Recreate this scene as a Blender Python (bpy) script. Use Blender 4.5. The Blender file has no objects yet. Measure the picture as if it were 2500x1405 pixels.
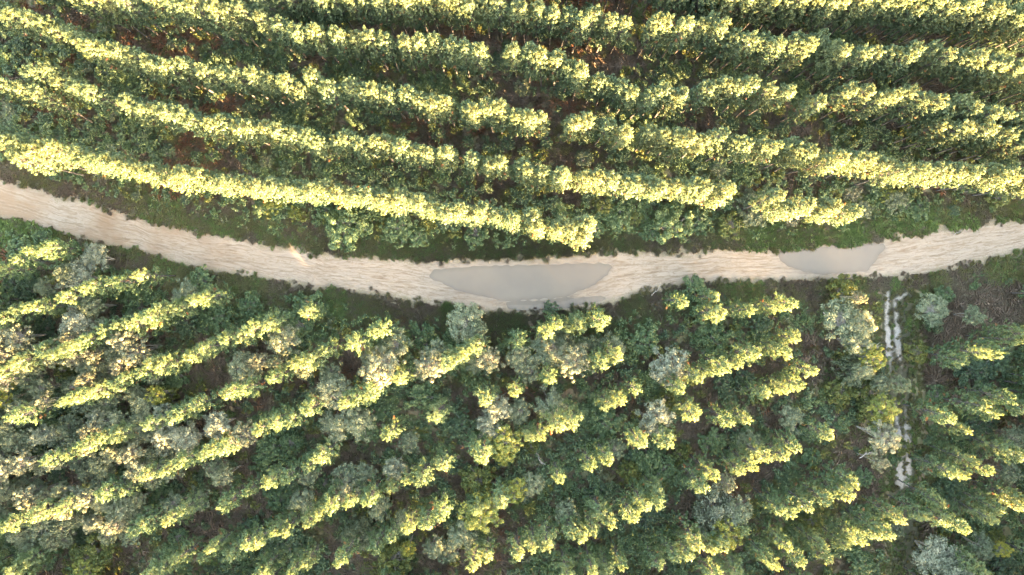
import bpy, math, random
import numpy as np

# ------------------------------------------------------------------ camera, light, exposure
H = 88.0                      # camera height above the road, metres
K = 132.0 / 2500.0            # metres on the ground per photo pixel
S = bpy.context.scene
C = S.collection
cam = bpy.data.objects.new('camera', bpy.data.cameras.new('camera'))
C.objects.link(cam)
cam.location = (0, 0, H)
cam.rotation_euler = (0, 0, 0)
cam.data.sensor_width = 36.0
cam.data.lens = 36.0 * H / 132.0
cam.data.clip_start = 1.0
cam.data.clip_end = 1000.0
S.camera = cam

SUN_EL = math.radians(9.5)
SUN_AZ = math.radians(140.0)  # clockwise from the top of the picture
w = bpy.data.worlds.new('World')
S.world = w
w.use_nodes = True
nt = w.node_tree
sky = nt.nodes.new('ShaderNodeTexSky')
sky.sky_type = 'NISHITA'
sky.sun_disc = False
sky.sun_elevation = SUN_EL
sky.sun_rotation = SUN_AZ
sky.air_density = 1.0
sky.dust_density = 3.0
sky.ozone_density = 0.6
bg = nt.nodes['Background']
bg.inputs['Strength'].default_value = 0.115
nt.links.new(sky.outputs[0], bg.inputs['Color'])

sd_ = bpy.data.lights.new('sun', 'SUN')
sd_.energy = 4.0
sd_.angle = math.radians(0.6)
sd_.color = (1.0, 0.70, 0.40)
sun = bpy.data.objects.new('sun', sd_)
C.objects.link(sun)
sun.rotation_euler = (math.pi / 2 - SUN_EL, 0, math.pi - SUN_AZ)

S.view_settings.view_transform = 'Standard'
S.view_settings.look = 'None'
S.view_settings.gamma = 1.0
S.view_settings.exposure = 5.15
S.view_settings.use_white_balance = True
S.view_settings.white_balance_temperature = 8100
S.view_settings.white_balance_tint = 10
S.cycles.max_bounces = 8
S.cycles.diffuse_bounces = 6
S.cycles.denoising_prefilter = 'NONE'
S.cycles.transparent_max_bounces = 6

R = random.Random(11)
rng = np.random.default_rng(7)


def W(px, py, h=0.0):
    """photo pixel -> world x, y of a point h metres above the ground"""
    f = K * (H - h) / H
    return (px - 1250.0) * f, (702.5 - py) * f


# ------------------------------------------------------------------ node helpers
def mat(name):
    m = bpy.data.materials.new(name)
    m.use_nodes = True
    t = m.node_tree
    t.nodes.clear()
    out = t.nodes.new('ShaderNodeOutputMaterial')
    return m, t, out


def nd(t, typ, **kw):
    n = t.nodes.new(typ)
    for k, v in kw.items():
        if k.startswith('i_'):
            n.inputs[k[2:].replace('_', ' ')].default_value = v
        else:
            setattr(n, k, v)
    return n


def ramp(t, fac, stops):
    n = t.nodes.new('ShaderNodeValToRGB')
    e = n.color_ramp.elements
    while len(e) < len(stops):
        e.new(0.5)
    for i, (p, c) in enumerate(stops):
        e[i].position = p
        e[i].color = (*c, 1) if len(c) == 3 else c
    t.links.new(fac, n.inputs[0])
    return n.outputs[0]


def math_(t, op, a, b=None, c=None, clamp=False):
    n = t.nodes.new('ShaderNodeMath')
    n.operation = op
    n.use_clamp = clamp
    for i, v in enumerate((a, b, c)):
        if v is None:
            continue
        if isinstance(v, (int, float)):
            n.inputs[i].default_value = v
        else:
            t.links.new(v, n.inputs[i])
    return n.outputs[0]


def mixc(t, fac, a, b, mode='MIX'):
    n = t.nodes.new('ShaderNodeMix')
    n.data_type = 'RGBA'
    n.blend_type = mode
    for s, v in ((0, fac), (6, a), (7, b)):
        if isinstance(v, (int, float)):
            n.inputs[s].default_value = v
        elif isinstance(v, tuple):
            n.inputs[s].default_value = (*v, 1)
        else:
            t.links.new(v, n.inputs[s])
    return n.outputs[2]


def noise(t, scale, detail=4, rough=0.55, vec=None, dist=0.0):
    n = t.nodes.new('ShaderNodeTexNoise')
    n.inputs['Scale'].default_value = scale
    n.inputs['Detail'].default_value = detail
    n.inputs['Roughness'].default_value = rough
    n.inputs['Distortion'].default_value = dist
    if vec is None:
        vec = pos(t)
    t.links.new(vec, n.inputs['Vector'])
    return n.outputs[0]


def pos(t):
    return t.nodes.new('ShaderNodeNewGeometry').outputs['Position']


def attr(t, name):
    n = t.nodes.new('ShaderNodeAttribute')
    n.attribute_name = name
    return n.outputs['Fac']


def foliage(name, stops, dead=None, trans=0.35, tcol=(1.5, 1.15, 0.6), spread=0.7, rough=0.42):
    """leaf material: colour runs along the ramp by the leaf's own tint and by the plant"""
    m, t, out = mat(name)
    oi = t.nodes.new('ShaderNodeObjectInfo')
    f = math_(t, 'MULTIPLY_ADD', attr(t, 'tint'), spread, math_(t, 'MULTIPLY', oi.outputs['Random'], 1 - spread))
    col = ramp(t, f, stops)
    if dead:
        col = mixc(t, math_(t, 'GREATER_THAN', attr(t, 'dead'), 0.5), col, dead)
    b = nd(t, 'ShaderNodeBsdfPrincipled', i_Roughness=rough)
    b.inputs['Specular IOR Level'].default_value = 0.5
    t.links.new(col, b.inputs['Base Color'])
    tr = nd(t, 'ShaderNodeBsdfTranslucent')
    t.links.new(mixc(t, 1.0, col, tcol, 'MULTIPLY'), tr.inputs['Color'])
    mx = nd(t, 'ShaderNodeMixShader')
    mx.inputs[0].default_value = trans
    t.links.new(b.outputs[0], mx.inputs[1])
    t.links.new(tr.outputs[0], mx.inputs[2])
    t.links.new(mx.outputs[0], out.inputs[0])
    return m


M = {}
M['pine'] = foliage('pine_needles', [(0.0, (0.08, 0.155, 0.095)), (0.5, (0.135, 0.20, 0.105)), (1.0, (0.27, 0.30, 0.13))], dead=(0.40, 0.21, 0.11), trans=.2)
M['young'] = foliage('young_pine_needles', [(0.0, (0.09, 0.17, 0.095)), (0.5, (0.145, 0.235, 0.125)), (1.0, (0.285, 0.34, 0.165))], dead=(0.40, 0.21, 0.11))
M['silver'] = foliage('silver_leaves', [(0, (0.14, 0.17, 0.12)), (0.6, (0.25, 0.27, 0.195)), (1, (0.40, 0.40, 0.30))], trans=0.2, tcol=(1, 1, .8))
M['grey'] = foliage('grey_green_leaves', [(0, (0.10, 0.14, 0.085)), (0.6, (0.19, 0.225, 0.14)), (1, (0.32, 0.33, 0.21))], trans=0.25, tcol=(1, 1, .8))
M['tan'] = foliage('sunlit_tan_leaves', [(0, (0.12, 0.155, 0.09)), (0.5, (0.21, 0.24, 0.15)), (1, (0.35, 0.35, 0.23))], trans=0.25, tcol=(1, 1, .8))  # grey-green foliage, its sunlit tone put into the colour
M['cream'] = foliage('sunlit_cream_leaves', [(0, (0.13, 0.155, 0.095)), (0.5, (0.24, 0.245, 0.16)), (1, (0.41, 0.36, 0.235))], trans=0.25, tcol=(1, 1, .8))  # same foliage, paler still: the sunlit cream is part of the colour
M['yellow'] = foliage('yellow_leaves', [(0, (0.13, 0.18, 0.055)), (0.5, (0.26, 0.30, 0.08)), (1, (0.48, 0.44, 0.11))], trans=0.4)
M['olive'] = foliage('olive_leaves', [(0, (0.09, 0.13, 0.05)), (0.5, (0.18, 0.225, 0.08)), (1, (0.34, 0.33, 0.11))], trans=0.35)
M['green'] = foliage('green_leaves', [(0, (0.06, 0.115, 0.06)), (0.5, (0.12, 0.195, 0.095)), (1, (0.25, 0.33, 0.16))], trans=0.3)
M['dark'] = foliage('dark_green_leaves', [(0, (0.05, 0.095, 0.06)), (0.5, (0.095, 0.155, 0.09)), (1, (0.20, 0.28, 0.145))], trans=0.25)
M['fern'] = foliage('brown_fronds', [(0, (0.17, 0.125, 0.095)), (0.5, (0.29, 0.215, 0.16)), (1, (0.46, 0.34, 0.25))], trans=0.25, tcol=(1, .9, .8))
M['rust'] = foliage('rust_fronds', [(0, (0.20, 0.10, 0.06)), (0.5, (0.36, 0.18, 0.10)), (1, (0.52, 0.27, 0.14))], trans=0.3, tcol=(1.2, .9, .7))
M['straw'] = foliage('straw_grass', [(0, (0.20, 0.165, 0.115)), (0.5, (0.34, 0.285, 0.20)), (1, (0.52, 0.45, 0.33))], trans=0.25, tcol=(1, 1, .8))
M['grass'] = foliage('green_grass', [(0, (0.12, 0.20, 0.075)), (0.5, (0.22, 0.35, 0.125)), (1, (0.38, 0.52, 0.21))], trans=0.3)
M['sedge'] = foliage('olive_grass', [(0, (0.15, 0.17, 0.085)), (0.5, (0.27, 0.285, 0.14)), (1, (0.44, 0.43, 0.23))], trans=0.3)


def bark(name, a, b):
    m, t, out = mat(name)
    n = noise(t, 9, 5)
    bs = nd(t, 'ShaderNodeBsdfPrincipled', i_Roughness=0.85)
    t.links.new(ramp(t, n, [(0.35, a), (0.65, b)]), bs.inputs['Base Color'])
    t.links.new(bs.outputs[0], out.inputs[0])
    return m


M['bark'] = bark('pine_bark', (0.055, 0.05, 0.05), (0.11, 0.10, 0.10))
M['greybark'] = bark('grey_bark', (0.15, 0.135, 0.12), (0.36, 0.33, 0.30))
M['deadwood'] = bark('weathered_deadwood', (0.22, 0.20, 0.19), (0.45, 0.42, 0.40))


# ------------------------------------------------------------------ mesh helpers
def mesh(name, V, F, m, tint=None, dead=None, smooth=False, attrs=None, normals=None):
    """V (n,3) array, F (f,k) array of one face size"""
    V = np.asarray(V, dtype=np.float32)
    F = np.array(F, dtype=np.int32)
    me = bpy.data.meshes.new(name)
    me.vertices.add(len(V))
    me.vertices.foreach_set('co', V.ravel())
    k = F.shape[1]
    if normals is not None:            # every leaf turned so that its front looks the way its plant's surface looks
        a_, b_, c_ = V[F[:, 0]], V[F[:, 1]], V[F[:, 2]]
        flip = (np.cross(b_ - a_, c_ - a_) * np.asarray(normals)[F].mean(1)).sum(1) < 0
        F[flip] = F[flip][:, ::-1]
    me.loops.add(F.size)
    me.loops.foreach_set('vertex_index', F.ravel())
    me.polygons.add(len(F))
    me.polygons.foreach_set('loop_start', np.arange(0, F.size, k, dtype=np.int32))
    me.update(calc_edges=True)
    for nm, a in (('tint', tint), ('dead', dead), *((attrs or {}).items())):
        if a is not None:
            at = me.attributes.new(nm, 'FLOAT', 'POINT')
            at.data.foreach_set('value', np.asarray(a, dtype=np.float32))
    if smooth:
        me.polygons.foreach_set('use_smooth', np.ones(len(F), dtype=bool))
    if m:
        me.materials.append(m)
    if normals is not None:
        me.polygons.foreach_set('use_smooth', np.ones(len(F), dtype=bool))
        me.normals_split_custom_set_from_vertices(np.asarray(normals, dtype=np.float32).tolist())
    return me


def unit(v):
    return v / np.maximum(np.linalg.norm(v, axis=-1, keepdims=True), 1e-9)


def frame(d):
    a = np.where(np.abs(d[..., 2:3]) < 0.9, np.array([0., 0., 1.]), np.array([1., 0., 0.]))
    u = unit(np.cross(d, a))
    return u, np.cross(d, u)


class Tubes:
    def __init__(s, n=5):
        s.V, s.F, s.k, s.n = [], [], 0, n

    def add(s, pts, rad):
        P = np.array(pts, float)
        T = unit(np.gradient(P, axis=0))
        u, v = frame(T)
        a = np.linspace(0, 2 * np.pi, s.n, endpoint=False)
        ring = P[:, None] + (u[:, None] * np.cos(a)[None, :, None] + v[:, None] * np.sin(a)[None, :, None]) * np.array(rad)[:, None, None]
        s.V.append(ring.reshape(-1, 3))
        for i in range(len(P) - 1):
            for j in range(s.n):
                b = s.k + i * s.n
                s.F.append((b + j, b + (j + 1) % s.n, b + s.n + (j + 1) % s.n, b + s.n + j))
        s.k += len(P) * s.n

    def mesh(s, name, m):
        return mesh(name, np.concatenate(s.V), np.array(s.F), m, smooth=True)


def tuft_mesh(name, P, D, L, nl, n, wd, m, tint, dead, g, tipcone=18):
    """brush-like shoots: n needles round each axis"""
    N = len(P)
    s = g.random((N, n)) ** 0.8
    a = np.radians((1 - s) * 88 + s * tipcone + g.normal(0, 12, (N, n)))
    ph = g.random((N, n)) * 2 * np.pi
    u, v = frame(D)
    d = D[:, None] * np.cos(a)[..., None] + (u[:, None] * np.cos(ph)[..., None] + v[:, None] * np.sin(ph)[..., None]) * np.sin(a)[..., None]
    L = np.broadcast_to(L, (N,))
    b = P[:, None] + D[:, None] * (s * L[:, None])[..., None]
    ln = nl * (0.8 + 0.4 * g.random((N, n)))
    sd = unit(np.cross(d, g.normal(size=(N, n, 3)))) * wd / 2
    tip = b + d * ln[..., None]
    V = np.stack([b - sd * .5, b + d * ln[..., None] * .55 + sd, tip, b + d * ln[..., None] * .45 - sd], axis=2).reshape(-1, 3)
    F = np.arange(len(V)).reshape(-1, 4)
    tt = np.clip(np.repeat(tint, n) + g.normal(0, .12, N * n), 0, 1)
    ctr = np.repeat((P + D * (L * .45)[:, None])[:, None] + g.normal(0, .02, (N, n, 3)), 4, axis=1).reshape(-1, 3)
    nr = unit(unit(V - ctr) + .35 * g.normal(size=V.shape))
    return mesh(name, V, F, m, np.repeat(tt, 4), np.repeat(np.repeat(dead, n), 4), normals=nr)


# ------------------------------------------------------------------ pine variants
def pine_variant(seed, kind):
    g = np.random.default_rng(seed)
    tall = kind == 'tall'
    h = 12.0 if tall else 9.6
    cb = 5.0 if tall else 2.2
    Rm = 1.34 if tall else 1.40
    lean = g.normal(0, 0.012, 2)
    tk = Tubes(6)
    zs = np.linspace(-0.1, h - 0.15, 9)
    wob = np.cumsum(g.normal(0, 0.03, (9, 2)), axis=0)

    def axis(z):
        i = np.interp(z, zs, np.arange(9))
        return np.array([np.interp(i, np.arange(9), wob[:, 0]) + lean[0] * z, np.interp(i, np.arange(9), wob[:, 1]) + lean[1] * z, z])
    r0 = 0.11 if tall else 0.085
    tk.add([axis(z) for z in zs], [r0 * (1 - z / h) ** 0.8 + 0.012 for z in zs])
    P, D, T, DD = [], [], [], []
    z = cb
    az = g.random() * 6.28
    while z < h - 0.15:
        t = (z - cb) / (h - cb)
        nb = g.integers(5, 8) if tall else g.integers(4, 6)
        prof = min(1.0, .55 + 2.2 * t) * max(0.08, 1 - t) ** (0.36 if tall else 0.50)
        for k in range(nb):
            az += 2 * math.pi / nb + g.normal(0, .2)
            ln = Rm * prof * (0.72 + 0.42 * g.random())
            if not tall and g.random() < 0.12:
                continue
            rise = (0.25 + 0.75 * t) * ln + 0.08
            c, s = math.cos(az), math.sin(az)
            a0 = axis(z)
            a1 = a0 + np.array([c * ln * .55, s * ln * .55, rise * .35])
            a2 = a0 + np.array([c * ln, s * ln, rise])
            tk.add([a0, a1, a2], [0.022, 0.016, 0.008])
            out = np.array([c, s, 0.])
            lat = np.array([-s, c, 0.])
            tips = [(a2, 0)]
            ns = int((2.2 if tall else 1.3) + ln * 1.9 + g.random())
            for q in range(ns):
                f = 0.38 + 0.58 * g.random()
                base = a0 + (a2 - a0) * f
                off = lat * g.normal(0, .30) * ln * .6 + np.array([0, 0, .12 + .18 * g.random()])
                tips.append((base + off, 1))
            for p, _ in tips:
                d = out * (0.85 - 0.45 * t) + np.array([0, 0, 0.55 + 0.6 * t]) + g.normal(0, .22, 3)
                P.append(p)
                D.append(d)
                T.append(0.25 + 0.4 * t + g.normal(0, .16))  # tint pales upward: young needles, and the sunlit tops put into the colour
                DD.append(1.0 if (t < .55 and g.random() < .018) else 0.0)
        z += (0.50 if tall else 0.55) * (1.5 - .55 * min(1, t * 1.6)) * (0.85 + .3 * g.random())
    for k in range(7 if tall else 5):
        top = axis(h - .35) + np.array([*g.normal(0, .16, 2), g.random() * .35])
        P.append(top)
        D.append(np.array([*g.normal(0, .3, 2), 1.]))
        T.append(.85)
        DD.append(0.)
    P = np.array(P)
    D = unit(np.array(D))
    if tall:
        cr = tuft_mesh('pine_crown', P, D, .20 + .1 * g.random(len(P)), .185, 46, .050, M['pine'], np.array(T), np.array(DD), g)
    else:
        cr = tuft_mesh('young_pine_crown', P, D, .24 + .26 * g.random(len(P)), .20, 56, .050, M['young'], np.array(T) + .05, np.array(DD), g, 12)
    return dict(trunk=tk.mesh('pine_trunk', M['bark']), crown=cr, h=h, n=len(P))


# ------------------------------------------------------------------ broadleaf shrubs and small oaks
def leaf_cloud(name, P, Nn, size, m, tint, g, soft=.9):
    N = len(P)
    n = unit(Nn + g.normal(0, .55, (N, 3)))
    u, v = frame(n)
    a = g.random(N)[:, None] * 6.28
    uu = u * np.cos(a) + v * np.sin(a)
    vv = np.cross(n, uu)
    sz = (size * (0.65 + .7 * g.random(N)))[:, None]
    V = np.stack([P - uu * sz, P - vv * sz * .5, P + uu * sz, P + vv * sz * .5 + n * sz * .25], axis=1).reshape(-1, 3)
    nr = unit(np.repeat(unit(Nn), 4, axis=0) + soft * g.normal(size=V.shape))
    return mesh(name, V, np.arange(len(V)).reshape(-1, 4), m, np.repeat(np.clip(tint, 0, 1), 4), normals=nr)


def shrub_variant(seed, col, nclump=34, nleaf=150, leaf=.075, twiggy=False, high=False):
    """unit-radius crown (about 1.25 high); scaled per plant"""
    g = np.random.default_rng(seed)
    st = Tubes(5)
    stems = []
    hgt, zc, zs = (4.0, 3.05, .85) if high else (1.3, .68, .55)
    for k in range(4):
        a = g.random() * 6.28
        e = np.array([math.cos(a) * .35, math.sin(a) * .35, zc - .1])
        st.add([(0, 0, -.05), e * .45 + g.normal(0, .03, 3), e], [.05, .035, .02])
        stems.append(e)
    P, Nn, T = [], [], []
    for k in range(nclump):
        while True:
            d = unit(g.normal(size=3))
            if d[2] > -0.25:
                break
        rr = (0.45 + 0.65 * g.random() ** .6)
        q_ = 1 + .12 * g.normal()
        c = np.array([d[0] * rr * q_, d[1] * rr * q_, zc + d[2] * zs * rr * q_])
        s = stems[g.integers(len(stems))]
        st.add([s, (s + c) / 2 + g.normal(0, .05, 3), c], [.016, .011, .005])
        cr = .09 + .15 * g.random()
        q = unit(g.normal(size=(nleaf, 3)))
        q[:, 2] = np.abs(q[:, 2]) * .9 - .15
        rad = cr * (0.35 + 0.65 * g.random((nleaf, 1)) ** .4)
        if twiggy:
            rad *= (0.7 + 1.0 * g.random((nleaf, 1)))
        P.append(c + q * rad)
        Nn.append(q + np.array([0, 0, .5]))
        T.append(.40 + .28 * g.normal() + g.normal(0, .30, nleaf))
    cr = leaf_cloud(col + '_crown', np.concatenate(P), np.concatenate(Nn), leaf, M[col], np.concatenate(T), g)
    return dict(stem=st.mesh('shrub_stem', M['greybark']), crown=cr)


def bush_low(seed, col, n=300, leaf=.06, h=.6, r=.55):
    g = np.random.default_rng(seed)
    P, Nn, T = [], [], []
    for k in range(6):
        a, rr = g.random() * 6.28, r * math.sqrt(g.random()) * .8
        c = np.array([math.cos(a) * rr, math.sin(a) * rr, h * (.35 + .4 * g.random())])
        q = unit(g.normal(size=(n // 6, 3)))
        q[:, 2] = np.abs(q[:, 2])
        P.append(c + q * r * .42 * (.4 + .6 * g.random((n // 6, 1))))
        Nn.append(q + np.array([0, 0, .6]))
        T.append(.5 + .2 * g.normal() + g.normal(0, .32, n // 6))
    return leaf_cloud(col + '_bush', np.concatenate(P), np.concatenate(Nn), leaf, M[col], np.concatenate(T), g, 1.4)


def blades(seed, col, n=46, r=.28, ln=.42, wd=.018, flat=.5, name='tuft'):
    g = np.random.default_rng(seed)
    a = g.random(n) * 6.28
    b = np.stack([np.cos(a), np.sin(a), np.zeros(n)], 1) * (r * g.random(n) ** .7)[:, None]
    a2 = a + g.normal(0, .7, n)
    o = np.stack([np.cos(a2), np.sin(a2), np.zeros(n)], 1)
    L = ln * (.6 + .7 * g.random(n))[:, None]
    m1 = b + o * L * flat * .45 + np.array([0, 0, 1.]) * L * .55
    t = b + o * L * flat * 1.35 + np.array([0, 0, 1.]) * L * (.75 - .3 * flat)
    sd = np.stack([-np.sin(a2), np.cos(a2), np.zeros(n)], 1) * wd
    V = np.stack([b - sd * .6, b + sd * .6, m1 + sd, t, m1 - sd], 1).reshape(-1, 3)
    return mesh(col + name, V, np.arange(len(V)).reshape(-1, 5), M[col], np.repeat(np.clip(.5 + g.normal(0, .25, n), 0, 1), 5),
                normals=unit(np.array([0, 0, 1.]) + .45 * g.normal(size=V.shape)))


# ------------------------------------------------------------------ object helpers
def link(name, me, parent=None):
    o = bpy.data.objects.new(name, me)
    C.objects.link(o)
    if parent:
        o.parent = parent
    return o


def tag(o, label=None, cat=None, group=None, kind=None):
    for k, v in (('label', label), ('category', cat), ('group', group), ('kind', kind)):
        if v:
            o[k] = v
    return o


def tree(name, var, loc, rz, sc, label, cat, group):
    e = bpy.data.objects.new(name, None)
    e.empty_display_size = .2
    C.objects.link(e)
    e.location = loc
    e.rotation_euler = (R.gauss(0, .02), R.gauss(0, .02), rz)
    e.scale = sc
    tag(e, label, cat, group)
    for p, me in var.items():
        if isinstance(me, bpy.types.Mesh):
            link(p, me, e)
    return e


def scatter(name, pts, variants, label, group=None, cat=None):
    """pts: list of (x, y, z, variant, rz, scale); variants: list of lists of meshes. One object of kind stuff."""
    A = np.array(pts, dtype=np.float32)
    me = bpy.data.meshes.new(name)
    me.vertices.add(len(A))
    me.vertices.foreach_set('co', A[:, :3].ravel())
    for nm, col in (('variant', 3), ('turn', 4), ('size', 5)):
        at = me.attributes.new(nm, 'FLOAT', 'POINT')
        at.data.foreach_set('value', A[:, col].copy())
    o = link(name, me)
    ng = bpy.data.node_groups.new(name, 'GeometryNodeTree')
    ng.interface.new_socket('Geometry', in_out='INPUT', socket_type='NodeSocketGeometry')
    ng.interface.new_socket('Geometry', in_out='OUTPUT', socket_type='NodeSocketGeometry')
    gi = ng.nodes.new('NodeGroupInput')
    go = ng.nodes.new('NodeGroupOutput')

    def at(nm):
        n = ng.nodes.new('GeometryNodeInputNamedAttribute')
        n.data_type = 'FLOAT'
        n.inputs['Name'].default_value = nm
        return n.outputs['Attribute']
    var, turn, size = at('variant'), at('turn'), at('size')
    cx = ng.nodes.new('ShaderNodeCombineXYZ')
    ng.links.new(turn, cx.inputs['Z'])
    jn = ng.nodes.new('GeometryNodeJoinGeometry')
    for i, ms in enumerate(variants):
        cmp_ = ng.nodes.new('FunctionNodeCompare')
        cmp_.data_type = 'FLOAT'
        cmp_.operation = 'EQUAL'
        cmp_.inputs['Epsilon'].default_value = .1
        cmp_.inputs[1].default_value = i
        ng.links.new(var, cmp_.inputs[0])
        for m_ in ms:
            src = bpy.data.objects.new(name + '_source', m_)
            oi = ng.nodes.new('GeometryNodeObjectInfo')
            oi.inputs['Object'].default_value = src
            oi.inputs['As Instance'].default_value = True
            ip = ng.nodes.new('GeometryNodeInstanceOnPoints')
            ng.links.new(gi.outputs[0], ip.inputs['Points'])
            ng.links.new(cmp_.outputs[0], ip.inputs['Selection'])
            ng.links.new(oi.outputs['Geometry'], ip.inputs['Instance'])
            ng.links.new(cx.outputs[0], ip.inputs['Rotation'])
            ng.links.new(size, ip.inputs['Scale'])
            ng.links.new(ip.outputs[0], jn.inputs[0])
    ng.links.new(jn.outputs[0], go.inputs[0])
    md = o.modifiers.new('scatter', 'NODES')
    md.node_group = ng
    return tag(o, label, cat, group, 'stuff')


# ------------------------------------------------------------------ outlines traced from the photograph (pixels)
TOP = [(-700, 250), (-300, 350), (0, 440), (60, 458), (114, 470), (144, 489), (200, 490), (268, 513), (334, 530), (365, 549), (435, 556), (502, 575), (595, 585), (645, 602),
       (725, 610), (792, 626), (859, 630), (960, 636), (1043, 644), (1127, 637), (1250, 638), (1384, 630), (1484, 620), (1585, 621), (1685, 624), (1752, 612),
       (1875, 610), (1958, 604), (2042, 600), (2126, 588), (2210, 580), (2260, 566), (2343, 559), (2420, 548), (2500, 540), (2800, 500), (3300, 400)]
BOT = [(-700, 380), (-300, 465), (0, 528), (50, 538), (100, 557), (187, 577), (268, 600), (335, 608), (385, 627), (452, 645), (519, 661), (625, 677), (725, 691), (776, 704),
       (859, 711), (960, 722), (1026, 734), (1093, 745), (1150, 756), (1194, 760), (1250, 762), (1317, 757), (1431, 749), (1484, 736), (1551, 717), (1618, 701), (1685, 688), (1752, 687),
       (1875, 684), (2009, 681), (2109, 677), (2193, 672), (2243, 668), (2310, 656), (2377, 637), (2500, 611), (2800, 560), (3300, 470)]
PUD = [
    [(1050, 674), (1060, 661), (1110, 655), (1194, 651), (1250, 650), (1350, 647), (1451, 643), (1484, 646), (1493, 653), (1484, 671), (1451, 694), (1401, 714), (1377, 723), (1330, 729),
     (1283, 731), (1250, 732), (1210, 730), (1160, 720), (1110, 707), (1087, 695), (1060, 686)],
    [(1240, 742), (1277, 737), (1330, 736), (1367, 731), (1430, 727), (1467, 723), (1482, 728), (1467, 736), (1437, 742), (1367, 752), (1300, 757), (1262, 758), (1240, 752)],
    [(1903, 622), (1918, 608), (1975, 604), (2076, 599), (2123, 593), (2153, 595), (2160, 603), (2149, 619), (2136, 639), (2116, 660), (2076, 664), (2009, 670), (1959, 663), (1925, 648), (1908, 634)],
]


def wpoly(p):
    return np.array([W(*q) for q in p])


def sdist(X, Y, poly):
    """signed distance (inside positive) from points to polygon"""
    x, y = X.ravel(), Y.ravel()
    d = np.full(x.shape, 1e9)
    inside = np.zeros(x.shape, bool)
    n = len(poly)
    for i in range(n):
        ax, ay = poly[i]
        bx, by = poly[(i + 1) % n]
        dx, dy = bx - ax, by - ay
        t = np.clip(((x - ax) * dx + (y - ay) * dy) / (dx * dx + dy * dy + 1e-12), 0, 1)
        d = np.minimum(d, np.hypot(x - ax - t * dx, y - ay - t * dy))
        c = (ay > y) != (by > y)
        inside ^= c & (x < (bx - ax) * (y - ay) / (by - ay + 1e-12) + ax)
    return np.where(inside, d, -d).reshape(X.shape)


ROAD = wpoly(TOP + BOT[::-1])
PW = [wpoly(p) for p in PUD]


def vnoise(X, Y, s, seed=0):
    """smooth value noise, 0..1"""
    g = np.random.default_rng(seed)
    T = g.random((64, 64))
    x, y = np.asarray(X) / s + 1000, np.asarray(Y) / s + 1000
    xi, yi = np.floor(x).astype(int), np.floor(y).astype(int)
    fx, fy = x - xi, y - yi
    fx, fy = fx * fx * (3 - 2 * fx), fy * fy * (3 - 2 * fy)
    a, b = T[xi % 64, yi % 64], T[(xi + 1) % 64, yi % 64]
    c, d = T[xi % 64, (yi + 1) % 64], T[(xi + 1) % 64, (yi + 1) % 64]
    return (a * (1 - fx) + b * fx) * (1 - fy) + (c * (1 - fx) + d * fx) * fy


def grid(x0, x1, y0, y1, st):
    xs = np.arange(x0, x1 + st / 2, st)
    ys = np.arange(y0, y1 + st / 2, st)
    X, Y = np.meshgrid(xs, ys)
    nx, ny = len(xs), len(ys)
    i = np.arange(nx * ny).reshape(ny, nx)
    F = np.stack([i[:-1, :-1], i[:-1, 1:], i[1:, 1:], i[1:, :-1]], -1).reshape(-1, 4)
    return X, Y, F


# side track ruts: centre lines in pixels
RUTS = [([(2168, 700), (2166, 735), (2164, 790), (2168, 830), (2172, 880), (2178, 940), (2186, 1000), (2190, 1045), (2196, 1110), (2200, 1190), (2212, 1290), (2218, 1420), (2225, 1600)], .34),
        ([(2220, 706), (2205, 722), (2184, 735), (2187, 770), (2191, 830), (2198, 880), (2203, 940), (2208, 1000), (2214, 1060), (2216, 1110), (2216, 1190), (2222, 1290), (2228, 1420), (2235, 1600)], .30)]


def linedist(X, Y, pts):
    d = np.full(X.shape, 1e9)
    p = wpoly(pts)
    for (ax, ay), (bx, by) in zip(p[:-1], p[1:]):
        dx, dy = bx - ax, by - ay
        t = np.clip(((X - ax) * dx + (Y - ay) * dy) / (dx * dx + dy * dy), 0, 1)
        d = np.minimum(d, np.hypot(X - ax - t * dx, Y - ay - t * dy))
    return d


# ------------------------------------------------------------------ ground, road, side track
def ground_z(X, Y, sd=None):
    z = (vnoise(X, Y, 3.1, 3) - .5) * .16 + (vnoise(X, Y, 1.1, 4) - .5) * .07
    if sd is not None:
        z = z * np.clip((-sd - 1) / 1.5, 0, 1) + .08
        z = z - np.clip((sd + 1.5) / .7, 0, 1) * .28 - np.where(sd > 0, .4, 0)
    return z


GX, GY, GF = grid(-150, 150, -120, 120, .4)
gsd = sdist(GX, GY, ROAD)
rut = np.minimum.reduce([linedist(GX, GY, r) for r, _ in RUTS])
gz = ground_z(GX, GY, gsd)
gz = np.where((rut < 2.2), gz * .3 + .02, gz)
m, t, out = mat('forest_floor')
n1, n2, n3 = noise(t, .35, 5), noise(t, 2.2, 6, .7), noise(t, 14, 4, .7)
c = ramp(t, n1, [(0.38, (0.19, 0.145, 0.10)), (0.5, (0.17, 0.16, 0.09)), (0.62, (0.12, 0.155, 0.075))])
c = mixc(t, math_(t, 'MULTIPLY', n2, .9), c, ramp(t, n3, [(0.35, (0.045, 0.035, 0.026)), (0.65, (0.19, 0.14, 0.095))]))
b = nd(t, 'ShaderNodeBsdfPrincipled', i_Roughness=.95)
b.inputs['Specular IOR Level'].default_value = .1
t.links.new(c, b.inputs['Base Color'])
bp = nd(t, 'ShaderNodeBump')
bp.inputs['Strength'].default_value = .8
bp.inputs['Distance'].default_value = .08
t.links.new(n2, bp.inputs['Height'])
t.links.new(bp.outputs[0], b.inputs['Normal'])
t.links.new(b.outputs[0], out.inputs[0])
M['floor'] = m
o = link('ground', mesh('ground', np.stack([GX, GY, gz], -1).reshape(-1, 3), GF, M['floor'], smooth=True))
tag(o, 'forest floor of brown litter and low green growth', kind='structure')

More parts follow.
